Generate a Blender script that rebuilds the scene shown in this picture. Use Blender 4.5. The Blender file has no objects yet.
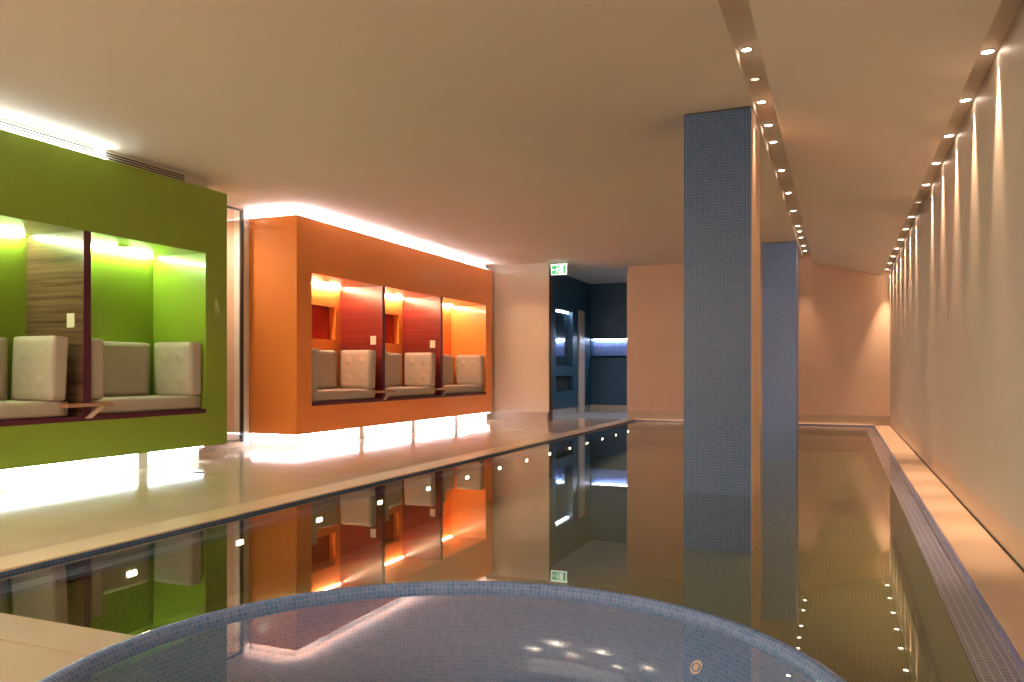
import bpy, bmesh, math, random
from mathutils import Vector, Matrix
random.seed(4)
C = bpy.context.scene.collection
S = bpy.context.scene
PI = math.pi

# ------------------------------------------------------------------ camera, world, exposure
cam_d = bpy.data.cameras.new('camera'); cam = bpy.data.objects.new('camera', cam_d); C.objects.link(cam)
cam_d.sensor_width = 36; cam_d.lens = 796 / 1024 * 36; cam_d.shift_y = 30 / 1024; cam_d.clip_start = .02
YAW = math.atan2(328, 796)
cam.location = (0, 0, .9); cam.rotation_euler = (PI / 2, 0, YAW)
S.camera = cam
S.view_settings.view_transform = 'Standard'; S.view_settings.look = 'None'
S.view_settings.exposure = 0.72; S.view_settings.gamma = 1; S.view_settings.use_curve_mapping = False
w = bpy.data.worlds.new('world'); S.world = w; w.use_nodes = True
w.node_tree.nodes['Background'].inputs[0].default_value = (1, .76, .58, 1)
w.node_tree.nodes['Background'].inputs[1].default_value = 3.8

WARM = (1, .66, .40); COOL = (.78, .86, 1.0); NICHE = (1, .86, .58)
P_TRACK_R, P_TRACK_L, P_FILL = 190, 70, 80
E_BASE, E_TOP, E_NICHE = 20, 40, 140
W = -.022      # pool water level

# ------------------------------------------------------------------ materials
def new_mat(name):
    m = bpy.data.materials.new(name); m.use_nodes = True
    return m, m.node_tree, m.node_tree.nodes['Principled BSDF']
def plain(name, col, rough=.5, metal=0, noise=.0, scale=6, spec=.5, coat=0):
    m, t, b = new_mat(name)
    b.inputs['Base Color'].default_value = (*col, 1); b.inputs['Roughness'].default_value = rough
    b.inputs['Metallic'].default_value = metal; b.inputs['Specular IOR Level'].default_value = spec
    b.inputs['Coat Weight'].default_value = coat; b.inputs['Coat Roughness'].default_value = .05
    if noise:
        tc = t.nodes.new('ShaderNodeTexCoord'); n = t.nodes.new('ShaderNodeTexNoise'); n.inputs['Scale'].default_value = scale
        n.inputs['Detail'].default_value = 5
        r = t.nodes.new('ShaderNodeValToRGB')
        r.color_ramp.elements[0].position = .3; r.color_ramp.elements[1].position = .7
        r.color_ramp.elements[0].color = (*[c * (1 - noise) for c in col], 1)
        r.color_ramp.elements[1].color = (*[min(1, c * (1 + noise)) for c in col], 1)
        t.links.new(tc.outputs['Object'], n.inputs['Vector']); t.links.new(n.outputs['Fac'], r.inputs[0])
        t.links.new(r.outputs[0], b.inputs['Base Color'])
    return m
def emit(name, col, s):
    m, t, b = new_mat(name)
    b.inputs['Base Color'].default_value = (*col, 1); b.inputs['Emission Color'].default_value = (*col, 1)
    b.inputs['Emission Strength'].default_value = s
    return m
def mosaic(name, a, c, grout, tile=.022, gw=.0028, rough=.12, bump=.25):
    m, t, b = new_mat(name)
    uv = t.nodes.new('ShaderNodeUVMap'); br = t.nodes.new('ShaderNodeTexBrick')
    br.offset = 0; br.squash = 1
    for k, v in (('Color1', (*a, 1)), ('Color2', (*c, 1)), ('Mortar', (*grout, 1)), ('Scale', 1.0), ('Mortar Size', gw / 2),
                 ('Mortar Smooth', .2), ('Bias', 0.0), ('Brick Width', tile), ('Row Height', tile)):
        br.inputs[k].default_value = v
    t.links.new(uv.outputs[0], br.inputs['Vector'])
    t.links.new(br.outputs['Color'], b.inputs['Base Color'])
    mp = t.nodes.new('ShaderNodeMapRange'); mp.inputs['To Min'].default_value = rough; mp.inputs['To Max'].default_value = .6
    t.links.new(br.outputs['Fac'], mp.inputs['Value']); t.links.new(mp.outputs[0], b.inputs['Roughness'])
    bp = t.nodes.new('ShaderNodeBump'); bp.inputs['Strength'].default_value = bump; bp.inputs['Distance'].default_value = .002; bp.invert = True
    t.links.new(br.outputs['Fac'], bp.inputs['Height']); t.links.new(bp.outputs[0], b.inputs['Normal'])
    return m
def clear(name, tint, ior, rough=0.0):
    m, t, b = new_mat(name); t.nodes.remove(b)
    out = t.nodes['Material Output']; fr = t.nodes.new('ShaderNodeFresnel'); fr.inputs[0].default_value = ior
    tr = t.nodes.new('ShaderNodeBsdfTransparent'); tr.inputs[0].default_value = (*tint, 1)
    gl = t.nodes.new('ShaderNodeBsdfGlossy'); gl.inputs['Roughness'].default_value = rough; gl.inputs[0].default_value = (1, 1, 1, 1)
    mx = t.nodes.new('ShaderNodeMixShader')      # same reflectance on both faces of a pane
    ge = t.nodes.new('ShaderNodeNewGeometry'); mi = t.nodes.new('ShaderNodeMix')
    mi.inputs[2].default_value = ior; mi.inputs[3].default_value = 1 / ior
    t.links.new(ge.outputs['Backfacing'], mi.inputs[0]); t.links.new(mi.outputs[0], fr.inputs[0])
    t.links.new(fr.outputs[0], mx.inputs[0]); t.links.new(tr.outputs[0], mx.inputs[1]); t.links.new(gl.outputs[0], mx.inputs[2])
    t.links.new(mx.outputs[0], out.inputs['Surface'])
    return m
def wood(name, a, c, rough=.25):
    m, t, b = new_mat(name)
    tc = t.nodes.new('ShaderNodeTexCoord'); mp = t.nodes.new('ShaderNodeMapping'); mp.inputs['Scale'].default_value = (.7, .7, 22)
    n = t.nodes.new('ShaderNodeTexNoise'); n.inputs['Scale'].default_value = 1.3; n.inputs['Detail'].default_value = 6; n.inputs['Roughness'].default_value = .6
    r = t.nodes.new('ShaderNodeValToRGB'); r.color_ramp.elements[0].position = .35; r.color_ramp.elements[1].position = .65
    r.color_ramp.elements[0].color = (*a, 1); r.color_ramp.elements[1].color = (*c, 1)
    t.links.new(tc.outputs['Object'], mp.inputs[0]); t.links.new(mp.outputs[0], n.inputs['Vector'])
    t.links.new(n.outputs['Fac'], r.inputs[0]); t.links.new(r.outputs[0], b.inputs['Base Color'])
    b.inputs['Roughness'].default_value = rough
    return m
def stone(name, col, rough, joint=None, jw=.9):
    m, t, b = new_mat(name)
    tc = t.nodes.new('ShaderNodeTexCoord'); n = t.nodes.new('ShaderNodeTexNoise'); n.inputs['Scale'].default_value = 2.2; n.inputs['Detail'].default_value = 8
    r = t.nodes.new('ShaderNodeValToRGB'); r.color_ramp.elements[0].position = .3; r.color_ramp.elements[1].position = .7
    r.color_ramp.elements[0].color = (*[x * .94 for x in col], 1); r.color_ramp.elements[1].color = (*[min(1, x * 1.05) for x in col], 1)
    t.links.new(tc.outputs['Object'], n.inputs['Vector']); t.links.new(n.outputs['Fac'], r.inputs[0])
    last = r.outputs[0]
    if joint:
        uv = t.nodes.new('ShaderNodeUVMap'); br = t.nodes.new('ShaderNodeTexBrick'); br.offset = 0
        for k, v in (('Scale', 1.0), ('Mortar Size', .002), ('Mortar Smooth', .1), ('Brick Width', jw), ('Row Height', jw)): br.inputs[k].default_value = v
        t.links.new(uv.outputs[0], br.inputs['Vector'])
        mx = t.nodes.new('ShaderNodeMix'); mx.data_type = 'RGBA'
        t.links.new(br.outputs['Fac'], mx.inputs[0]); t.links.new(last, mx.inputs[6]); mx.inputs[7].default_value = (*joint, 1)
        last = mx.outputs[2]
    t.links.new(last, b.inputs['Base Color']); b.inputs['Roughness'].default_value = rough
    return m

M = dict(
    ceiling=plain('ceiling_paint', (.80, .70, .61), .75, noise=.015, scale=1.2),
    wall=plain('wall_paint', (.80, .70, .57), .55, noise=.015, scale=1.5),
    rwall=plain('side_wall_plaster', (.62, .54, .47), .45, noise=.02, scale=2),
    peach=plain('end_wall_paint', (.78, .55, .42), .5, noise=.015, scale=1.5),
    white=plain('white_paint', (.86, .85, .82), .5),
    skirt=stone('skirting_stone', (.62, .47, .36), .35),
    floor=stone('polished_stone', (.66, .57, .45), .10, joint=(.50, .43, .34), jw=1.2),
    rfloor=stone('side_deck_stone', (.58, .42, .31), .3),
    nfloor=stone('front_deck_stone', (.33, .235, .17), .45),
    coping=stone('coping_stone', (.74, .62, .42), .22),
    green=plain('green_lacquer', (.265, .39, .035), .3, coat=.35),
    orange=plain('orange_lacquer', (.97, .31, .065), .3, coat=.35),
    red=plain('dark_red_panel', (.38, .03, .02), .25),
    woodg=wood('striped_brown_wood', (.09, .05, .032), (.21, .12, .065)),
    woodr=wood('striped_red_wood', (.17, .022, .018), (.21, .035, .028)),
    maroon=plain('maroon_edge', (.10, .010, .035), .35),
    table=wood('pale_brown_wood', (.42, .22, .13), (.56, .32, .20)),
    pale=plain('pale_wood', (.75, .55, .42), .4),
    cloth=plain('beige_upholstery', (.51, .44, .36), .85, noise=.05, scale=60),
    cream=plain('cream_plastic', (.85, .78, .62), .4),
    metal=plain('brushed_metal', (.55, .52, .50), .3, metal=1),
    dark=plain('dark_slot', (.03, .028, .028), .7),
    frame=plain('dark_frame', (.05, .045, .045), .35),
    edge=plain('dark_door_edge', (.10, .06, .045), .5),
    gfloor=stone('grey_floor_tile', (.52, .47, .46), .2, joint=(.3, .28, .28), jw=.6),
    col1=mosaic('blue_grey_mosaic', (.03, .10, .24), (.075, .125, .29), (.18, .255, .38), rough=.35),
    col2=mosaic('lit_column_mosaic', (.12, .25, .62), (.18, .30, .68), (.32, .42, .68), rough=.35),  # column mosaic coloured bluer and lighter for the light falling on it
    navy=mosaic('navy_mosaic', (.014, .07, .12), (.035, .11, .18), (.055, .10, .13), rough=.4),
    violet=mosaic('violet_mosaic', (.15, .17, .46), (.24, .24, .54), (.52, .52, .72), .03, .004),
    basin=mosaic('olive_mosaic', (.13, .15, .06), (.17, .175, .075), (.10, .11, .055), .022, .003, .3),
    spa=mosaic('spa_mosaic', (.07, .16, .33), (.14, .21, .40), (.17, .24, .40), .013, .0018),
    spaf=mosaic('spa_inner_mosaic', (.20, .23, .19), (.27, .28, .22), (.38, .39, .34), .02, .003),
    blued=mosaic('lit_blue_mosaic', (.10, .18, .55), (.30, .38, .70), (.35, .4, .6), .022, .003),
    water=clear('water', (.86, .88, .80), 1.6), spawater=clear('whirlpool_water', (.90, .95, .97), 1.6),
    glass=clear('glass', (.93, .95, .93), 1.5),
    mirror=plain('mirror', (.55, .6, .68), .12, metal=1),
    led=emit('cool_led', COOL, E_BASE), ledt=emit('cool_cove_led', COOL, E_TOP), ledn=emit('warm_niche_led', NICHE, E_NICHE), ledg=emit('pale_niche_led', (.88, 1, .72), E_NICHE * .75),
    ledb=emit('blue_room_led', (.75, .85, 1), 30),
    lens=emit('lamp_lens', (1, .80, .62), 14), lensd=emit('dim_lamp_lens', (1, .8, .6), .8), uwl=emit('underwater_lens', (1, .84, .66), 9),
    signw=emit('sign_white', (.88, 1, .86), .75), signg=emit('sign_green', (.05, .5, .2), .5),
)

# ------------------------------------------------------------------ mesh helpers
class MB:
    def __init__(s): s.v = []; s.f = []; s.uv = None
    def box(s, x0, x1, y0, y1, z0, z1):
        n = len(s.v)
        s.v += [(x, y, z) for z in (z0, z1) for y in (y0, y1) for x in (x0, x1)]
        s.f += [tuple(n + i for i in q) for q in ((0, 2, 3, 1), (4, 5, 7, 6), (0, 1, 5, 4), (2, 6, 7, 3), (0, 4, 6, 2), (1, 3, 7, 5))]
        return s
    def prism(s, pts, lo, hi, axis='z'):      # polygon pts extruded along an axis
        n = len(s.v); k = len(pts)
        def P(a, b, h): return {'z': (a, b, h), 'y': (a, h, b), 'x': (h, a, b)}[axis]
        s.v += [P(a, b, lo) for a, b in pts] + [P(a, b, hi) for a, b in pts]
        s.f.append(tuple(n + i for i in range(k))[::-1]); s.f.append(tuple(n + k + i for i in range(k)))
        s.f += [(n + i, n + (i + 1) % k, n + k + (i + 1) % k, n + k + i) for i in range(k)]
        return s
    def lathe(s, prof, seg=32, cx=0, cy=0):
        n = len(s.v); k = len(prof)
        for i in range(seg):
            a = 2 * PI * i / seg
            s.v += [(cx + r * math.cos(a), cy + r * math.sin(a), z) for r, z in prof]
        for i in range(seg):
            for j in range(k - 1):
                a, b = n + i * k + j, n + ((i + 1) % seg) * k + j
                s.f.append((a, b, b + 1, a + 1))
        return s
    def build(s, name, mat, parent=None, smooth=False, bevel=0, base=None, merge=True):
        me = bpy.data.meshes.new(name); me.from_pydata(s.v, [], s.f); me.update()
        bm = bmesh.new(); bm.from_mesh(me)
        if merge and smooth: bmesh.ops.remove_doubles(bm, verts=bm.verts, dist=1e-5)
        bmesh.ops.recalc_face_normals(bm, faces=bm.faces)
        uvl = bm.loops.layers.uv.new('UVMap')
        for f in bm.faces:
            a = [abs(c) for c in f.normal]; k = a.index(max(a))
            for l in f.loops:
                c = l.vert.co; l[uvl].uv = ((c.y, c.z), (c.x, c.z), (c.x, c.y))[k]
            f.smooth = smooth
        bm.to_mesh(me); bm.free()
        me.materials.append(mat)
        o = bpy.data.objects.new(name, me); C.objects.link(o)
        if parent is None:       # origin at the base of the mesh
            xs = [v.co for v in me.vertices]
            b = Vector(((min(c.x for c in xs) + max(c.x for c in xs)) / 2, (min(c.y for c in xs) + max(c.y for c in xs)) / 2, min(c.z for c in xs)))
            me.transform(Matrix.Translation(-b)); o.location = b
        else:
            root = parent if parent.parent is None else parent.parent
            if not root.get('_local'):
                b = root.location
                me.transform(Matrix.Translation(-b))
            o.parent = parent
        if bevel:
            bv = o.modifiers.new('bevel', 'BEVEL'); bv.width = bevel; bv.segments = 2; bv.limit_method = 'ANGLE'
        return o
def B(*a): return MB().box(*a)
def thing(name, label, cat, loc=(0, 0, 0), group=None, local=False):
    o = bpy.data.objects.new(name, None); C.objects.link(o); o.location = loc; o.empty_display_size = .1
    o['label'] = label; o['category'] = cat
    if group: o['group'] = group
    if local: o['_local'] = 1
    return o
def tag(o, label, cat, group=None, kind=None):
    o['label'] = label; o['category'] = cat
    if group: o['group'] = group
    if kind: o['kind'] = kind
    return o
def struct(o, label, cat='wall'):
    o['kind'] = 'structure'; o['label'] = label; o['category'] = cat
    return o
def dup(root, loc, label):
    r = root.copy(); C.objects.link(r); r.location = loc; r['label'] = label
    for ch in list(root.children):
        c = ch.copy(); C.objects.link(c); c.parent = r
        for g in list(ch.children):
            d = g.copy(); C.objects.link(d); d.parent = c
    return r
def spot(name, loc, power, col, angle, blend, size, parent=None, rot=(0, 0, 0)):
    l = bpy.data.lights.new(name, 'SPOT'); l.energy = power; l.color = col; l.spot_size = math.radians(angle)
    l.spot_blend = blend; l.shadow_soft_size = size
    o = bpy.data.objects.new(name, l); C.objects.link(o); o.rotation_euler = rot
    o.location = loc
    if parent: o.parent = parent
    return o

YB, YE = -3.2, 14.55            # back of the hall, end wall
XL, XR = -7.6, .76              # far left wall, right wall
CZ = 2.855                      # main ceiling
SC = (-.811, 1.558)             # spa centre
PX0, PX1, PY0, PY1 = -3.5, .53, 2.01, 14.5   # pool opening

def notch(r, seg=40):           # arc of the spa circle inside y < PY0, from the left crossing to the right one
    dy = PY0 - SC[1]; dx = math.sqrt(r * r - dy * dy)
    a0 = math.atan2(dy, -dx); a1 = math.atan2(dy, dx) + 2 * PI
    return [(SC[0] + r * math.cos(a0 + (a1 - a0) * i / seg), SC[1] + r * math.sin(a0 + (a1 - a0) * i / seg)) for i in range(seg + 1)]
def bulge(r, seg=40):
    dy = PY0 - SC[1]; dx = math.sqrt(r * r - dy * dy)
    a0 = math.atan2(dy, -dx); a1 = math.atan2(dy, dx)
    return [(SC[0] + r * math.cos(a0 + (a1 - a0) * i / seg), SC[1] + r * math.sin(a0 + (a1 - a0) * i / seg)) for i in range(seg + 1)]

# ------------------------------------------------------------------ setting
CO = .25   # coping width left
m = MB().box(XL, PX0 - CO, PY0 - .2, YE + .1, -.12, 0)
struct(m.build('floor', M['floor']), 'polished beige stone floor along the coloured seating blocks', 'floor')
m = MB()
m.prism([(XL, YB), (XL, PY0 - .2), (SC[0] - .87, PY0 - .2)] + [p for p in notch(.90) if p[1] < PY0 - .2] + [(PX1, PY0 - .2), (PX1, YB)], -.12, 0)
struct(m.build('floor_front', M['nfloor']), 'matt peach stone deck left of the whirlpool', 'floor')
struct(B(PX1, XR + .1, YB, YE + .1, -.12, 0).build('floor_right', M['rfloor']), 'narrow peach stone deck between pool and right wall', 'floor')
struct(B(-5.3, -3.4, YE + .1, 17.3, -.12, 0).build('floor_back', M['gfloor']), 'grey tiled floor of the dark blue room', 'floor')
struct(B(XL, -.595, YB, 17.3, CZ, CZ + .15).build('ceiling', M['ceiling']), 'flat beige ceiling over pool and seating', 'ceiling')
mt = MB().box(-.595, -.42, YB, YE + .1, 2.93, 3.0)
struct(mt.build('ceiling_slot', M['ceiling']), 'recessed light slot running along the ceiling beside the columns', 'ceiling')
struct(MB().prism([(-.42, 2.735), (.64, 2.486), (.64, 2.60), (-.42, 3.0)], YB, YE + .1, 'y').build('ceiling_right', M['ceiling']), 'lower sloping ceiling strip between the two light tracks', 'ceiling')
struct(B(.64, XR + .05, YB, YE + .1, 2.565, 2.64).build('ceiling_slot_right', M['ceiling']), 'recessed light slot along the right wall', 'ceiling')
struct(B(XR, XR + .1, YB, YE, .155, 2.6).build('wall_right', M['rwall']), 'long grey-beige wall at the right washed by downlights')
struct(B(XR + .004, XR + .1, YB, YE, 0, .155).build('baseboard_right', M['skirt']), 'stone skirting at the foot of the right wall', 'baseboard')
struct(B(-3.675, XR + .1, YE, YE + .12, .155, 2.735).build('wall_back', M['peach']), 'peach end wall behind the columns at the far end of the pool')
struct(B(-3.665, XR + .1, YE + .012, YE + .12, 0, .155).build('baseboard_back', M['skirt']), 'stone skirting of the peach end wall', 'baseboard')
struct(B(-3.665, -.4, YE + .03, YE + .12, 2.7, 3.0).build('trim_1', M['peach']), 'recessed strip above the peach end wall', 'trim')
struct(B(XL - .1, XL, YB, 17.3, 0, CZ).build('wall_left', M['wall']), 'beige wall behind the seating blocks')
struct(B(XR - .003, XR + .01, YB, YE, 0, .010).build('trim_8', M['dark']), 'thin dark joint at the foot of the right wall', 'trim')
# rear of the hall, unseen; opening added to let warm fill light in
m = MB().box(XL, XR + .1, YB - .12, YB, 0, .45).box(XL, XR + .1, YB - .12, YB, 2.6, CZ + .1).box(XL, -6.9, YB - .12, YB, .45, 2.6).box(-1.6, XR + .1, YB - .12, YB, .45, 2.6)
struct(m.build('wall_front', M['wall']), 'wall behind the camera with a broad opening added for fill light')
m = MB()
for x in (-6.88, -5.1, -3.35, -1.62): m.box(x - .03, x + .03, YB - .1, YB - .04, .45, 2.6)
m.box(-6.9, -1.6, YB - .1, YB - .04, .45, .5).box(-6.9, -1.6, YB - .1, YB - .04, 2.55, 2.6)
struct(m.build('fill_opening_frame', M['frame']), 'added frame of the fill light opening behind the camera', 'window')
# white clad panel left of the doorway
struct(B(XL, -4.85, 13.5, 13.68, .155, 2.735).build('wall_panel', M['wall']), 'plain cream wall panel right of the orange block')
struct(B(-4.862, -4.846, 13.497, 13.512, .155, 2.735).build('trim_2', M['cream']), 'pale corner strip on the edge of the cream wall panel', 'trim')
struct(B(-4.85, -4.838, 13.515, 13.68, .0, 2.735).build('trim_3', M['edge']), 'dark brown edge beside the entrance of the blue room', 'trim')
struct(B(XL, -4.88, 13.53, 13.67, 0, .155).build('baseboard_left', M['skirt']), 'stone skirting under the cream wall panel', 'baseboard')
struct(B(XL, -4.88, 13.56, 13.67, 2.735, CZ).build('trim_4', M['wall']), 'recessed strip above the cream wall panel', 'trim')
# dark blue room
m = MB().box(-5.3, -5.18, 13.68, 14.85, .147, CZ).box(-5.3, -5.18, 15.92, 17.3, .147, CZ).box(-5.3, -5.18, 14.85, 15.92, .147, .5)
m.box(-5.3, -5.18, 14.85, 15.92, .8, 1.0).box(-5.3, -5.18, 14.85, 15.92, 2.13, CZ).box(-5.33, -5.29, 14.8, 15.97, .4, 2.2)
struct(m.build('wall_blue_left', M['navy']), 'dark blue mosaic side wall inside the doorway')
struct(B(-5.32, -5.2, 13.68, 17.3, 0, .147).build('baseboard_blue', M['gfloor']), 'grey skirting under the blue side wall', 'baseboard')
m = MB().box(-5.3, -3.3, 17.2, 17.3, .147, 1.24).box(-5.3, -3.3, 17.2, 17.3, 1.62, CZ).box(-5.3, -5.16, 17.2, 17.5, 1.2, 1.66).box(-5.3, -3.3, 17.42, 17.5, 1.2, 1.66)
m.box(-5.2, -3.3, 17.2, 17.45, 1.2, 1.24).box(-5.2, -3.3, 17.2, 17.45, 1.62, 1.66)
struct(m.build('wall_blue_back', M['navy']), 'dark blue mosaic rear wall with a long lit recess')
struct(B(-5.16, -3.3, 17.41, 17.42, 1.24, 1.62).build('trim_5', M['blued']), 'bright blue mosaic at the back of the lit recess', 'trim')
struct(B(-5.3, -3.3, 17.215, 17.3, 0, .147).build('baseboard_room', M['skirt']), 'reddish skirting under the rear wall of the blue room', 'baseboard')
struct(B(-3.4, -3.3, YE + .12, 17.3, 0, CZ).build('wall_blue_right', M['navy']), 'dark blue mosaic wall at the hidden right of the room')
struct(B(-5.185, -5.15, 16.3, 16.66, .0, 2.2).build('door_1', M['pale']), 'narrow pale door leaf in the blue room', 'door')
o = B(-5.16, -3.42, 17.36, 17.38, 1.605, 1.618).build('recess_light', M['ledb']); tag(o, 'cool light strip in the recess of the dark blue rear wall', 'light')
o = B(-5.285, -5.275, 14.87, 15.9, 1.02, 2.11).build('wall_mirror', M['mirror']); tag(o, 'tall blue-grey mirror in the left wall of the blue room', 'mirror')
o = B(-5.285, -5.26, 14.87, 15.9, .52, .78).build('vent_opening', M['dark']); tag(o, 'black square opening low in the left wall of the blue room', 'vent')
o = B(-5.27, -5.262, 14.9, 15.87, 2.1, 2.118).build('mirror_light', M['ledb']); tag(o, 'small cool light strip over the blue room mirror', 'light')
t = thing('fill_lamp', 'added round fill lamp, out of view inside the blue room', 'lamp', (-3.75, 15.3, CZ))  # fill lamp added out of view to brighten the blue room
MB().lathe([(0, -.012), (.05, -.012), (.07, -.008), (.075, 0)], 24, -3.75, 15.3).build('rim', M['metal'], t)
for v in t.children[0].data.vertices: v.co.z += CZ
MB().lathe([(0, CZ - .016), (.04, CZ - .016), (.045, CZ - .012)], 24, -3.75, 15.3).build('lens', M['lens'], t)
spot('fill_spot_blue_room', (0, 0, -.03), 90, (.75, .87, 1), 130, 1, .04, t)

# ------------------------------------------------------------------ pool
pool = thing('swimming_pool', 'long rectangular swimming pool lined with mosaic and framed in pale stone', 'pool', ((PX0 + PX1) / 2, (PY0 + PY1) / 2, -.75))
D = -.45; R = .12; RZ = -.075
B(PX0 + R, PX1 - R, PY0 + R, PY1 - R, D - .1, D).build('basin_floor', M['basin'], pool)
B(PX0 + R - .1, PX0 + R, PY0, PY1, D - .1, RZ - .02).build('basin_wall', M['basin'], pool)
B(PX1 - R, PX1 - R + .1, PY0, PY1, D - .1, RZ - .02).build('basin_wall', M['basin'], pool)
B(PX0 + R, PX1 - R, PY1 - R, PY1 - R + .1, D - .1, RZ - .02).build('basin_wall', M['basin'], pool)
B(PX0 + R, SC[0] - .74, PY0 + R - .1, PY0 + R, D - .1, RZ - .02).build('basin_wall', M['basin'], pool)
B(SC[0] + .74, PX1 - R, PY0 + R - .1, PY0 + R, D - .1, RZ - .02).build('basin_wall', M['basin'], pool)
B(PX1 - R, PX1, PY0, PY1, RZ - .03, RZ).build('overflow_rim', M['violet'], pool)['label'] = 'violet mosaic rim'
B(PX0, PX0 + R, PY0, PY1, RZ - .03, RZ).build('overflow_rim', M['col1'], pool)
B(PX0 + R, PX1 - R, PY1 - R, PY1 + .0, RZ - .03, RZ).build('overflow_rim', M['violet'], pool)
B(PX0 + R, SC[0] - .72, PY0, PY0 + R, RZ - .03, RZ).build('overflow_rim', M['col1'], pool)
B(SC[0] + .72, PX1 - R, PY0, PY0 + R, RZ - .03, RZ).build('overflow_rim', M['col1'], pool)
B(PX0 - CO + .004, PX0, PY0 - .2, YE, -.11, .002).build('coping', M['coping'], pool, bevel=.004)
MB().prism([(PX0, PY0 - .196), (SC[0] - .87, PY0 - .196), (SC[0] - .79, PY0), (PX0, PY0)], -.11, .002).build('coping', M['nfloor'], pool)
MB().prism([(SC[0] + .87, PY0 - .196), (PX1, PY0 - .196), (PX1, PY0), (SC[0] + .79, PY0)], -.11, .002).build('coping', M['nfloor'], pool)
B(PX0, PX1, PY1, YE, -.11, .002).build('coping', M['coping'], pool)
for bx, mk in (((PX0 - .004, PX0 + .005, PY0, PY1), 'col1'), ((PX1 - .005, PX1 + .004, PY0, PY1), 'violet'), ((PX0, PX1, PY1 - .005, PY1 + .004), 'violet'), ((PX0, SC[0] - .79, PY0 - .004, PY0 + .005), 'col1')):
    B(*bx, RZ - .03, -.008).build('waterline_tiles', M[mk], pool)
for k in range(14):
    y = 3.05 + .8 * k
    MB().box(PX0 + R - .01, PX0 + R + .008, y - .03, y + .03, -.16, -.13).build('underwater_light', M['uwl'], pool, bevel=.006)
    spot('underwater_spot', (PX0 + R + .015 - pool.location.x, y - pool.location.y, -.145 - pool.location.z), 9, (1, .8, .58), 110, 1, .02, pool, rot=(0, math.radians(-75), 0))
pts = [(PX0, PY0)] + bulge(.915) + [(PX1, PY0), (PX1, PY1), (PX0, PY1)]
me = bpy.data.meshes.new('pool_water'); me.from_pydata([(x, y, 0) for x, y in pts], [], [tuple(range(len(pts)))[::-1]])
me.materials.append(M['water']); o = bpy.data.objects.new('pool_water', me); C.objects.link(o); o.location.z = W
if me.polygons[0].normal.z < 0: me.flip_normals()
tag(o, 'still mirror-like water filling the long swimming pool', 'water', kind='stuff')

# ------------------------------------------------------------------ whirlpool
spa = thing('whirlpool', 'round raised whirlpool lined with blue mosaic at the front of the pool', 'whirlpool', (SC[0], SC[1], -.6), local=True)
def lathe_uv(prof, name, mat, seg=128, uref=.8):
    s = 0; L = [0]
    for (r0, z0), (r1, z1) in zip(prof, prof[1:]): s += math.hypot(r1 - r0, z1 - z0); L.append(s)
    v = []; f = []; k = len(prof)
    for i in range(seg):
        a = 2 * PI * i / seg; v += [(r * math.cos(a), r * math.sin(a), z + .6) for r, z in prof]
    me = bpy.data.meshes.new(name)
    for i in range(seg):
        for j in range(k - 1):
            a = i * k + j; b = ((i + 1) % seg) * k + j; f.append((a, a + 1, b + 1, b))
    me.from_pydata(v, [], f); uvl = me.uv_layers.new(name='UVMap')
    for p in me.polygons:
        i = p.index // (k - 1); j = p.index % (k - 1); p.use_smooth = True
        for li, (ii, jj) in zip(p.loop_indices, ((i, j), (i, j + 1), (i + 1, j + 1), (i + 1, j))):
            uvl.data[li].uv = (round(2 * PI * uref / .013) * .013 * ii / seg, L[jj])
    me.materials.append(mat); o = bpy.data.objects.new(name, me); C.objects.link(o); o.parent = spa
    return o
lathe_uv([(.932, -.56), (.932, .165), (.929, .185), (.918, .198), (.900, .202), (.887, .196), (.878, .178), (.86, .155), (.83, .125), (.795, .085), (.765, .04), (.74, -.02), (.725, -.1), (.72, -.28)], 'shell', M['spa'])
lathe_uv([(.72, -.28), (.70, -.30), (.42, -.32), (.40, -.34), (.39, -.50), (.37, -.52), (.01, -.53)], 'bench', M['spaf'], uref=.5)
for a in (56, 184):
    a = math.radians(a); r = .80
    o = MB().lathe([(0, .012), (.012, .012), (.016, .006), (.026, .010), (.034, .004), (.036, -.01)], 24).build('jet', M['pale'], spa, smooth=True)
    n = Vector((-math.cos(a), -math.sin(a), .75)).normalized()
    o.scale = (.68, .68, .68); o.location = (r * math.cos(a), r * math.sin(a), .6 + .082); o.rotation_euler = n.to_track_quat('Z', 'Y').to_euler()
    o['label'] = 'pale oval water jet'
o = MB().lathe([(0, 0), (.4, 0), (.884, 0)], 96).build('whirlpool_water', M['spawater'], None, smooth=True)
o.location = (SC[0], SC[1], .178)
if o.data.polygons[0].normal.z < 0: o.data.flip_normals()
tag(o, 'clear still water inside the round whirlpool', 'water', kind='stuff')

# ------------------------------------------------------------------ columns
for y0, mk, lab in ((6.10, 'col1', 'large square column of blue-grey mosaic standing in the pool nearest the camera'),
                    (12.70, 'col2', 'farther mosaic column behind the near one, tiles coloured bluer as if lit')):
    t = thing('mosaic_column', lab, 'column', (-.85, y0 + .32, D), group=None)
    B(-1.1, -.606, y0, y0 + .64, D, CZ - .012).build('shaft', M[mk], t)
    B(-1.095, -.612, y0 + .006, y0 + .634, CZ - .012, CZ).build('shadow_gap', M['dark'], t)
    if mk == 'col1': B(-.606, -.600, y0 + .004, y0 + .64, D, CZ - .012).build('side_face', M['peach'], t)['label'] = 'plain pale plaster side'

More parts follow.
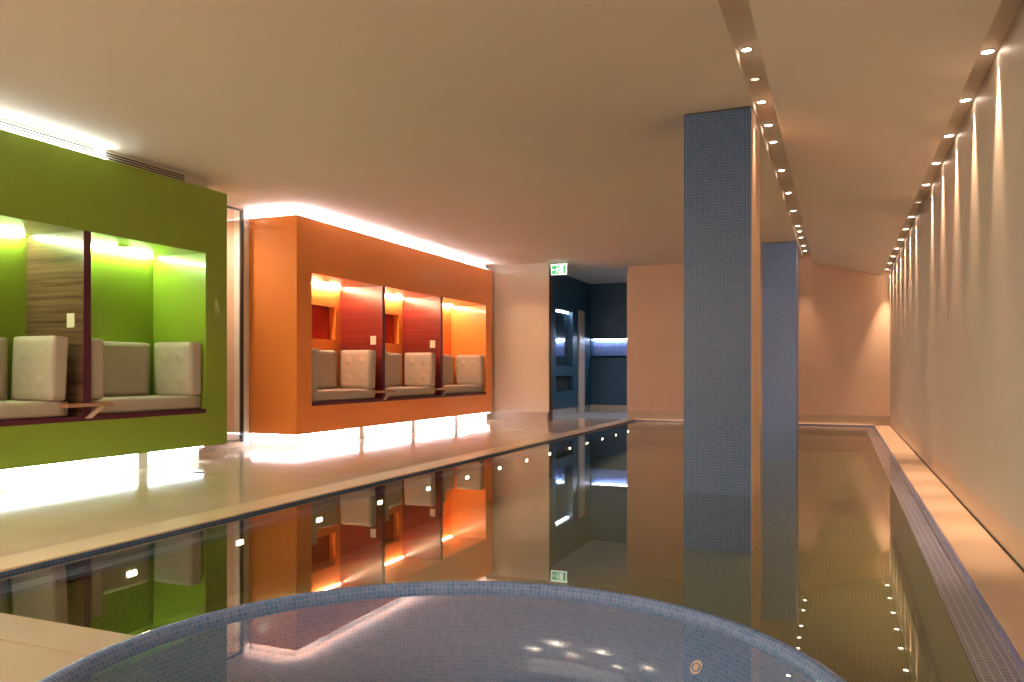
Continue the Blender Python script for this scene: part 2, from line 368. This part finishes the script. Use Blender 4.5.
# ------------------------------------------------------------------ seating blocks
FX, BX, BB = -5.9, -6.6, -6.75      # front plane, niche back, rear
def block(kind, y0, y1, n0, n1, divs, led, vents):
    col = M[kind]; wd = M['woodg' if kind == 'green' else 'woodr']
    lab = {'green': 'glossy green built-in seating block with open lit niches', 'orange': 'glossy orange built-in seating block with three open lit niches'}[kind]
    t = thing('seating_block', lab, 'seating block', ((FX + BB) / 2, (y0 + y1) / 2, 0))
    m = MB().box(BB, FX, y0, y1, .147, .477).box(BB, FX, y0, y1, 2.086, 2.742).box(BB, FX, y0, n0, .477, 2.086).box(BB, FX, n1, y1, .477, 2.086)
    if kind == 'green': m.box(BB, BX, n0, n1, .477, 2.086)
    else:
        segs = []; a = n0
        for d in divs: segs.append((d - .97, d - .12))
        for (p, q) in segs:
            m.box(BB, BX, a, p, .477, 2.086); m.box(BB, BX, p, q, .477, 1.34); m.box(BB, BX, p, q, 1.80, 2.086); a = q
        m.box(BB, BX, a, n1, .477, 2.086)
        for (p, q) in segs:
            B(BB + .01, BB + .05, p, q, 1.34, 1.80).build('recess_panel', M['red'], t)['label'] = 'dark red recessed panel'
    m.build('shell', col, t)
    B(BX, FX + .004, n0, n1, .477, .52).build('seat_board', M['maroon'], t)['label'] = 'maroon seat board'
    e0 = y0 + .05; e1 = y1 - (.30 if kind == 'green' else .06)
    posts = (4.05, 5.48) if kind == 'green' else (9.1, 10.5, 11.95)
    pl = MB().box(BB, -5.99, e0 + .02, e1, 0, .147)
    for y in posts: pl.box(-5.995, -5.93, y - .05, y + .05, 0, .147)
    pl.build('plinth', M['white'], t)
    f0 = e0; f1 = y1 - .2 if kind == 'green' else y1 - .12
    B(BB, -5.985, f0 + .04, f1, 2.742, CZ).build('fascia', M['wall'], t)
    for (p, q) in vents:
        v = B(-5.985, -5.978, p, q, 2.762, 2.838).build('vent_grille', M['dark'], t)
        s = MB()
        for z in (2.762, 2.784, 2.806, 2.828): s.box(-5.982, -5.972, p, q, z, z + .008)
        s.build('slats', M['wall'], v)
    # light strips above and below
    cuts = [e0] + [v for y in posts for v in (y - .07, y + .07)] + [e1]
    for a, b in zip(cuts[::2], cuts[1::2]): B(-5.945, -5.93, a, b, .132, .144).build('base_light', M['led'], t)
    B(-5.94, -5.928, f0, led, 2.744, 2.752).build('cove_light', M['ledt'], t)
    if kind == 'orange':
        B(-6.6, -5.94, y0 + .03, y0 + .045, .132, .144).build('base_light', M['led'], t)
        B(-6.6, -5.94, y0 + .03, y0 + .042, 2.744, 2.752).build('cove_light', M['ledt'], t)
    # dividers
    bounds = [n0]
    for d in divs:
        p = B(BX, FX - .006, d, d + .065, .52, 2.086).build('divider', wd, t)
        B(FX - .012, FX + .002, d - .002, d + .067, .50, 2.086).build('edge_strip', M['maroon'], p)
        s = B(-6.09, -6.0, d - .012, d, 1.27, 1.39).build('switch_plate', M['cream'], p, bevel=.003)
        tb = MB().box(FX - .09, FX + .06, d - .20, d + .25, .598, .628).build('arm_table', M['table'], t, bevel=.006)
        MB().prism([(d + .0, .50), (d + .05, .50), (d + .19, .598), (d + .13, .598)], FX + .006, FX + .035, 'x').build('bracket', M['pale'], tb)['label'] = 'pale slanted bracket'
        bounds += [d, d + .065]
    bounds.append(n1)
    for i in range(0, len(bounds), 2):
        a, b = bounds[i], bounds[i + 1]
        B(BX + .03, BX + .042, a + .05, b - .05, 2.068, 2.08).build('niche_light', M['ledg' if kind == 'green' else 'ledn'], t)
        c = (FX + BX) / 2 - .02
        d = MB().lathe([(0, 2.082), (.03, 2.082), (.045, 2.079), (.05, 2.086)], 20, c, (a + b) / 2).build('niche_spot', M['metal'], t)
    return t, bounds
g_t, g_b = block('green', 1.7, 6.53, 2.1, 6.23, (3.43, 4.835), 5.10, ((3.2, 5.0), (5.13, 6.03)))
o_t, o_b = block('orange', 7.68, 13.38, 7.97, 13.08, (9.575, 11.33), 13.24, ((8.3, 10.2), (10.5, 12.4)))

# cushions -----------------------------------------------------------
def cushion_mesh(name, sx, sy, sz, tuft=None, r=.02, n=14):
    """rounded upholstered block; tuft='x' or 'y' puts four dimples on the faces normal to that axis"""
    bm = bmesh.new(); bmesh.ops.create_cube(bm, size=2)
    bmesh.ops.subdivide_edges(bm, edges=bm.edges, cuts=n, use_grid_fill=True)
    h = Vector((sx / 2, sy / 2, sz / 2))
    for v in bm.verts:
        p = Vector((v.co.x * h.x, v.co.y * h.y, v.co.z * h.z)); q = Vector([max(-h[i] + r, min(h[i] - r, p[i])) for i in range(3)])
        # cluster near edges: distance to the inner box along the cube surface
        d = Vector([v.co[i] * (1 if abs(v.co[i]) > 1 - 2.0 / (n + 1) else 0) for i in range(3)])
        q2 = Vector([math.copysign(h[i] - r, v.co[i]) if abs(v.co[i]) > 1 - 1.5 / (n + 1) else v.co[i] * (h[i] - r) for i in range(3)])
        d = Vector([math.copysign(1, v.co[i]) if abs(v.co[i]) > .999 else 0 for i in range(3)])
        p = q2 + d.normalized() * r
        if tuft:
            k = 0 if tuft == 'x' else 1; o = 1 - k
            if abs(v.co[k]) > .999:
                a = v.co[o] * h[o]; z = v.co[2] * h.z
                bul = (1 - v.co[o] ** 2) * (1 - v.co[2] ** 2) * .012
                dim = sum(math.exp(-((a - s * h[o] * .45) ** 2 + (z - u * h.z * .45) ** 2) / .0022) for s in (-1, 1) for u in (-1, 1)) * .036
                p[k] += math.copysign(bul - dim, v.co[k])
        v.co = p + Vector((0, 0, h.z))
    for f in bm.faces: f.smooth = True
    me = bpy.data.meshes.new(name); bm.to_mesh(me); bm.free(); me.materials.append(M['cloth']); return me
def cushion(name, label, loc, size, tuft=None, tilt=0, rz=0, group=None, tx=0):
    me = cushion_mesh(name, *size, tuft=tuft)
    o = bpy.data.objects.new(name, me); C.objects.link(o); o.location = loc; o.rotation_euler = (tilt, tx, rz)
    tag(o, label, 'cushion', group)
    if tuft:
        k = 0 if tuft == 'x' else 1; ot = 1 - k; h = Vector(size) / 2
        side = 1 if tuft == 'x' else -1
        for s in (-1, 1):
            for u in (-1, 1):
                b = MB().lathe([(0, .007), (.012, .004), (.017, -.004)], 14).build('button', M['cloth'], None, smooth=True)
                b.data.transform(Matrix.Translation((0, 0, -.002))); b.parent = o
                pos = [0, 0, h.z + u * h.z * .45]; pos[ot] = s * h[ot] * .45; pos[k] = side * (h[k] - .020)
                b.location = pos
                b.rotation_euler = (0, PI / 2, 0) if tuft == 'x' else (PI / 2, 0, 0)
    return o
names = {('green', 0): 'the green niche cut by the photo edge', ('green', 1): 'the green niche left of the brown panel',
         ('green', 2): 'the rightmost green niche', ('orange', 0): 'the left orange niche', ('orange', 1): 'the middle orange niche', ('orange', 2): 'the right orange niche'}
for kind, bd in (('green', g_b), ('orange', o_b)):
    for i in range(0, 6, 2):
        if kind == 'green' and i == 0: continue
        a, b = bd[i], bd[i + 1]; nm = names[(kind, i // 2)]; last = i == 4
        end = .015 if last else .11
        cushion('seat_cushion', 'flat beige seat cushion on the board of ' + nm, ((FX + BX) / 2, (a + b - end) / 2 + .005, .521), (.63, b - a - end - .02, .132))
        cushion('back_cushion', 'upright beige back cushion against the rear of ' + nm, (BX + .09, (a + b - end) / 2, .654), (.14, b - a - end - .33, .53), tuft='x')
        cushion('side_cushion', 'tufted beige cushion at the right end of ' + nm, (FX - .27, b - end - .085 - (0 if last else .02), .654), (.50, .14, .535), tuft='y', tilt=0 if last else math.radians(-3))
        cushion('side_cushion', 'upright beige cushion at left end of ' + nm, (FX - .27, a + .085, .654), (.50, .14, .53), tuft='y')

# ------------------------------------------------------------------ glass door between the blocks
t = thing('glass_door', 'tall frameless glass door between the green and orange blocks', 'door', (-6.62, 7.06, 0))
B(-6.63, -6.615, 6.535, 7.565, .085, 2.815).build('pane', M['glass'], t)
m = MB().box(-6.64, -6.605, 7.56, 7.59, .05, 2.83).box(-6.64, -6.605, 6.535, 7.56, 2.81, 2.83).box(-6.64, -6.605, 6.535, 7.56, .07, .085)
m.build('frame', M['frame'], t)
struct(B(-6.75, -6.60, 7.59, 7.68, 0, CZ).build('trim_6', M['white']), 'white strip beside the glass door', 'trim')
struct(B(-6.75, -6.60, 6.53, 7.59, 0, .055).build('trim_7', M['wall']), 'pale sill under the glass door', 'trim')
struct(MB().box(-7.4, -7.3, 6.4, 7.75, 0, CZ).box(-7.4, -6.75, 7.6, 7.66, 0, CZ).box(-7.4, -6.75, 6.42, 6.5, 0, CZ).build('wall_corridor', M['peach']), 'peach wall seen through the glass door')

t = thing('fill_lamp', 'added small round fill lamp, out of view behind the glass door', 'lamp', (-6.95, 7.0, CZ), local=True)  # added, unseen: fill lamp for the space behind the glass
MB().lathe([(0, -.015), (.05, -.015), (.06, -.008), (.062, 0)], 24).build('diffuser', M['lens'], t, smooth=True)
spot('fill_spot_corridor', (0, 0, -.03), 60, (1, .8, .62), 160, .8, .05, t)

# ------------------------------------------------------------------ floor drains
for k, (y, l) in enumerate(((5.45, 'small round metal floor drain before the green block'), (8.37, 'small round metal floor drain before the orange block'))):
    t = thing('floor_drain', l, 'drain', (-5.25, y, 0), local=True)
    MB().lathe([(.06, 0), (.06, .003), (.05, .004), (.048, .002)], 28).build('ring', M['metal'], t)
    MB().lathe([(0, .0025), (.048, .0025)], 28).build('grate', M['dark'], t)

# ------------------------------------------------------------------ downlights
def downlight(loc, label, group, lens, power, col=WARM, ang=40, size=.012, tilt=0, dx=0):
    t = thing('downlight', label, 'downlight', loc, group, local=True)
    MB().lathe([(.029, 0), (.029, -.004), (.038, -.007), (.042, -.004), (.043, 0)], 24).build('trim_ring', M['metal'], t, smooth=True)
    MB().lathe([(0, -.003), (.029, -.003)], 24).build('lens', M[lens], t)
    if power: spot('spot_light', (dx, 0, -.012), power, col, ang, 1, size, t, rot=(0, tilt, 0))
    return t
ordn = ['nearest', 'second', 'third', 'fourth', 'fifth', 'sixth', 'seventh', 'eighth', 'ninth', 'tenth', 'eleventh', 'twelfth', 'farthest']
for n in range(13):
    lab = (ordn[n] + (' downlight' if n in (0, 12) else ' nearest downlight') + ' in the slot along the right wall') if n != 5 else 'dim downlight between bright ones in the slot along the right wall'
    downlight((.712, 4.78 + .8 * n, 2.565), lab, 'downlights along the right wall', 'lensd' if n == 5 else 'lens', 0 if n == 5 else P_TRACK_R, dx=.02, tilt=math.radians(2.5))
ys = (5.21, 5.76, 6.27, 6.88, 7.4, 8.48, 9.59, 10.68, 11.8, 12.28, 12.85, 13.7, 14.3)
for n, y in enumerate(ys):
    lab = (ordn[n] + (' downlight' if n in (0, 12) else ' nearest downlight') + ' in the slot beside the mosaic columns') if n != 1 else 'unlit downlight just before the near column in the ceiling slot'
    downlight((-.546, y, 2.93), lab, 'downlights beside the columns', 'lensd' if n == 1 else 'lens', 0 if n == 1 else P_TRACK_L)
# fill lamps added behind the camera to lift the general brightness
for n, (x, y, wh) in enumerate(((-5.0, -1.8, 'leftmost of the back row'), (-3.0, -1.8, 'middle of the back row'), (-1.8, -1.8, 'rightmost of the back row'), (-5.0, -.2, 'leftmost of the front row'), (-3.2, -.4, 'middle of the front row'), (-2.1, -.6, 'rightmost of the front row'))):
    t = thing('fill_lamp', 'added round fill lamp behind the camera, ' + wh, 'lamp', (x, y, CZ), 'added fill lamps behind the camera', local=True)
    MB().lathe([(0, -.02), (.11, -.02), (.13, -.012), (.135, 0)], 32).build('diffuser', M['lens'], t, smooth=True)
    spot('fill_spot_room', (0, 0, -.05), P_FILL, (1, .74, .54), 165, .6, .1, t)

# ------------------------------------------------------------------ exit sign
t = thing('exit_sign', 'green and white illuminated exit sign hanging before the blue room', 'sign', (-4.62, 13.4, 2.60))
x0, x1, y0, z0, z1 = -4.765, -4.475, 13.39, 2.61, 2.79
B(x0, x1, y0, y0 + .03, z0, z1).build('housing', M['signw'], t)
B(x0 - .01, x1 + .01, y0 - .012, y0 + .045, z1, z1 + .012).build('top_plate', M['signw'], t)
B(-4.63, -4.61, y0 + .005, y0 + .02, z1 + .012, CZ).build('hanger', M['metal'], t)
g = B(x0 + .018, x1 - .018, y0 - .004, y0, z0 + .018, z1 - .018).build('green_face', M['signg'], t)
m = MB(); yy = (y0 - .008, y0 - .004); cx = -4.64; cz = z0 + .03
def q(pts): m.prism(pts, yy[0], yy[1], 'y')
q([(cx + .035, cz), (cx + .105, cz), (cx + .105, cz + .12), (cx + .035, cz + .12)])            # doorway
q([(cx + .012 * math.cos(a * PI / 5) - .0, cz + .106 + .012 * math.sin(a * PI / 5)) for a in range(10)])   # head
q([(cx - .018, cz + .05), (cx + .002, cz + .045), (cx + .010, cz + .09), (cx - .012, cz + .092)])  # torso
q([(cx - .012, cz + .09), (cx - .04, cz + .07), (cx - .036, cz + .062), (cx - .008, cz + .078)])
q([(cx + .008, cz + .09), (cx + .03, cz + .072), (cx + .026, cz + .064), (cx + .002, cz + .08)])
q([(cx - .018, cz + .052), (cx - .045, cz + .01), (cx - .035, cz + .005), (cx - .004, cz + .047)])
q([(cx - .004, cz + .048), (cx + .024, cz + .028), (cx + .016, cz + .0), (cx + .007, cz + .002), (cx + .011, cz + .024), (cx - .014, cz + .045)])
q([(cx - .105, cz + .06), (cx - .08, cz + .085), (cx - .08, cz + .068), (cx - .055, cz + .068), (cx - .055, cz + .052), (cx - .08, cz + .052), (cx - .08, cz + .035)])
m.build('pictogram', M['signw'], t)
for o in C.objects:
    if '_local' in o: del o['_local']
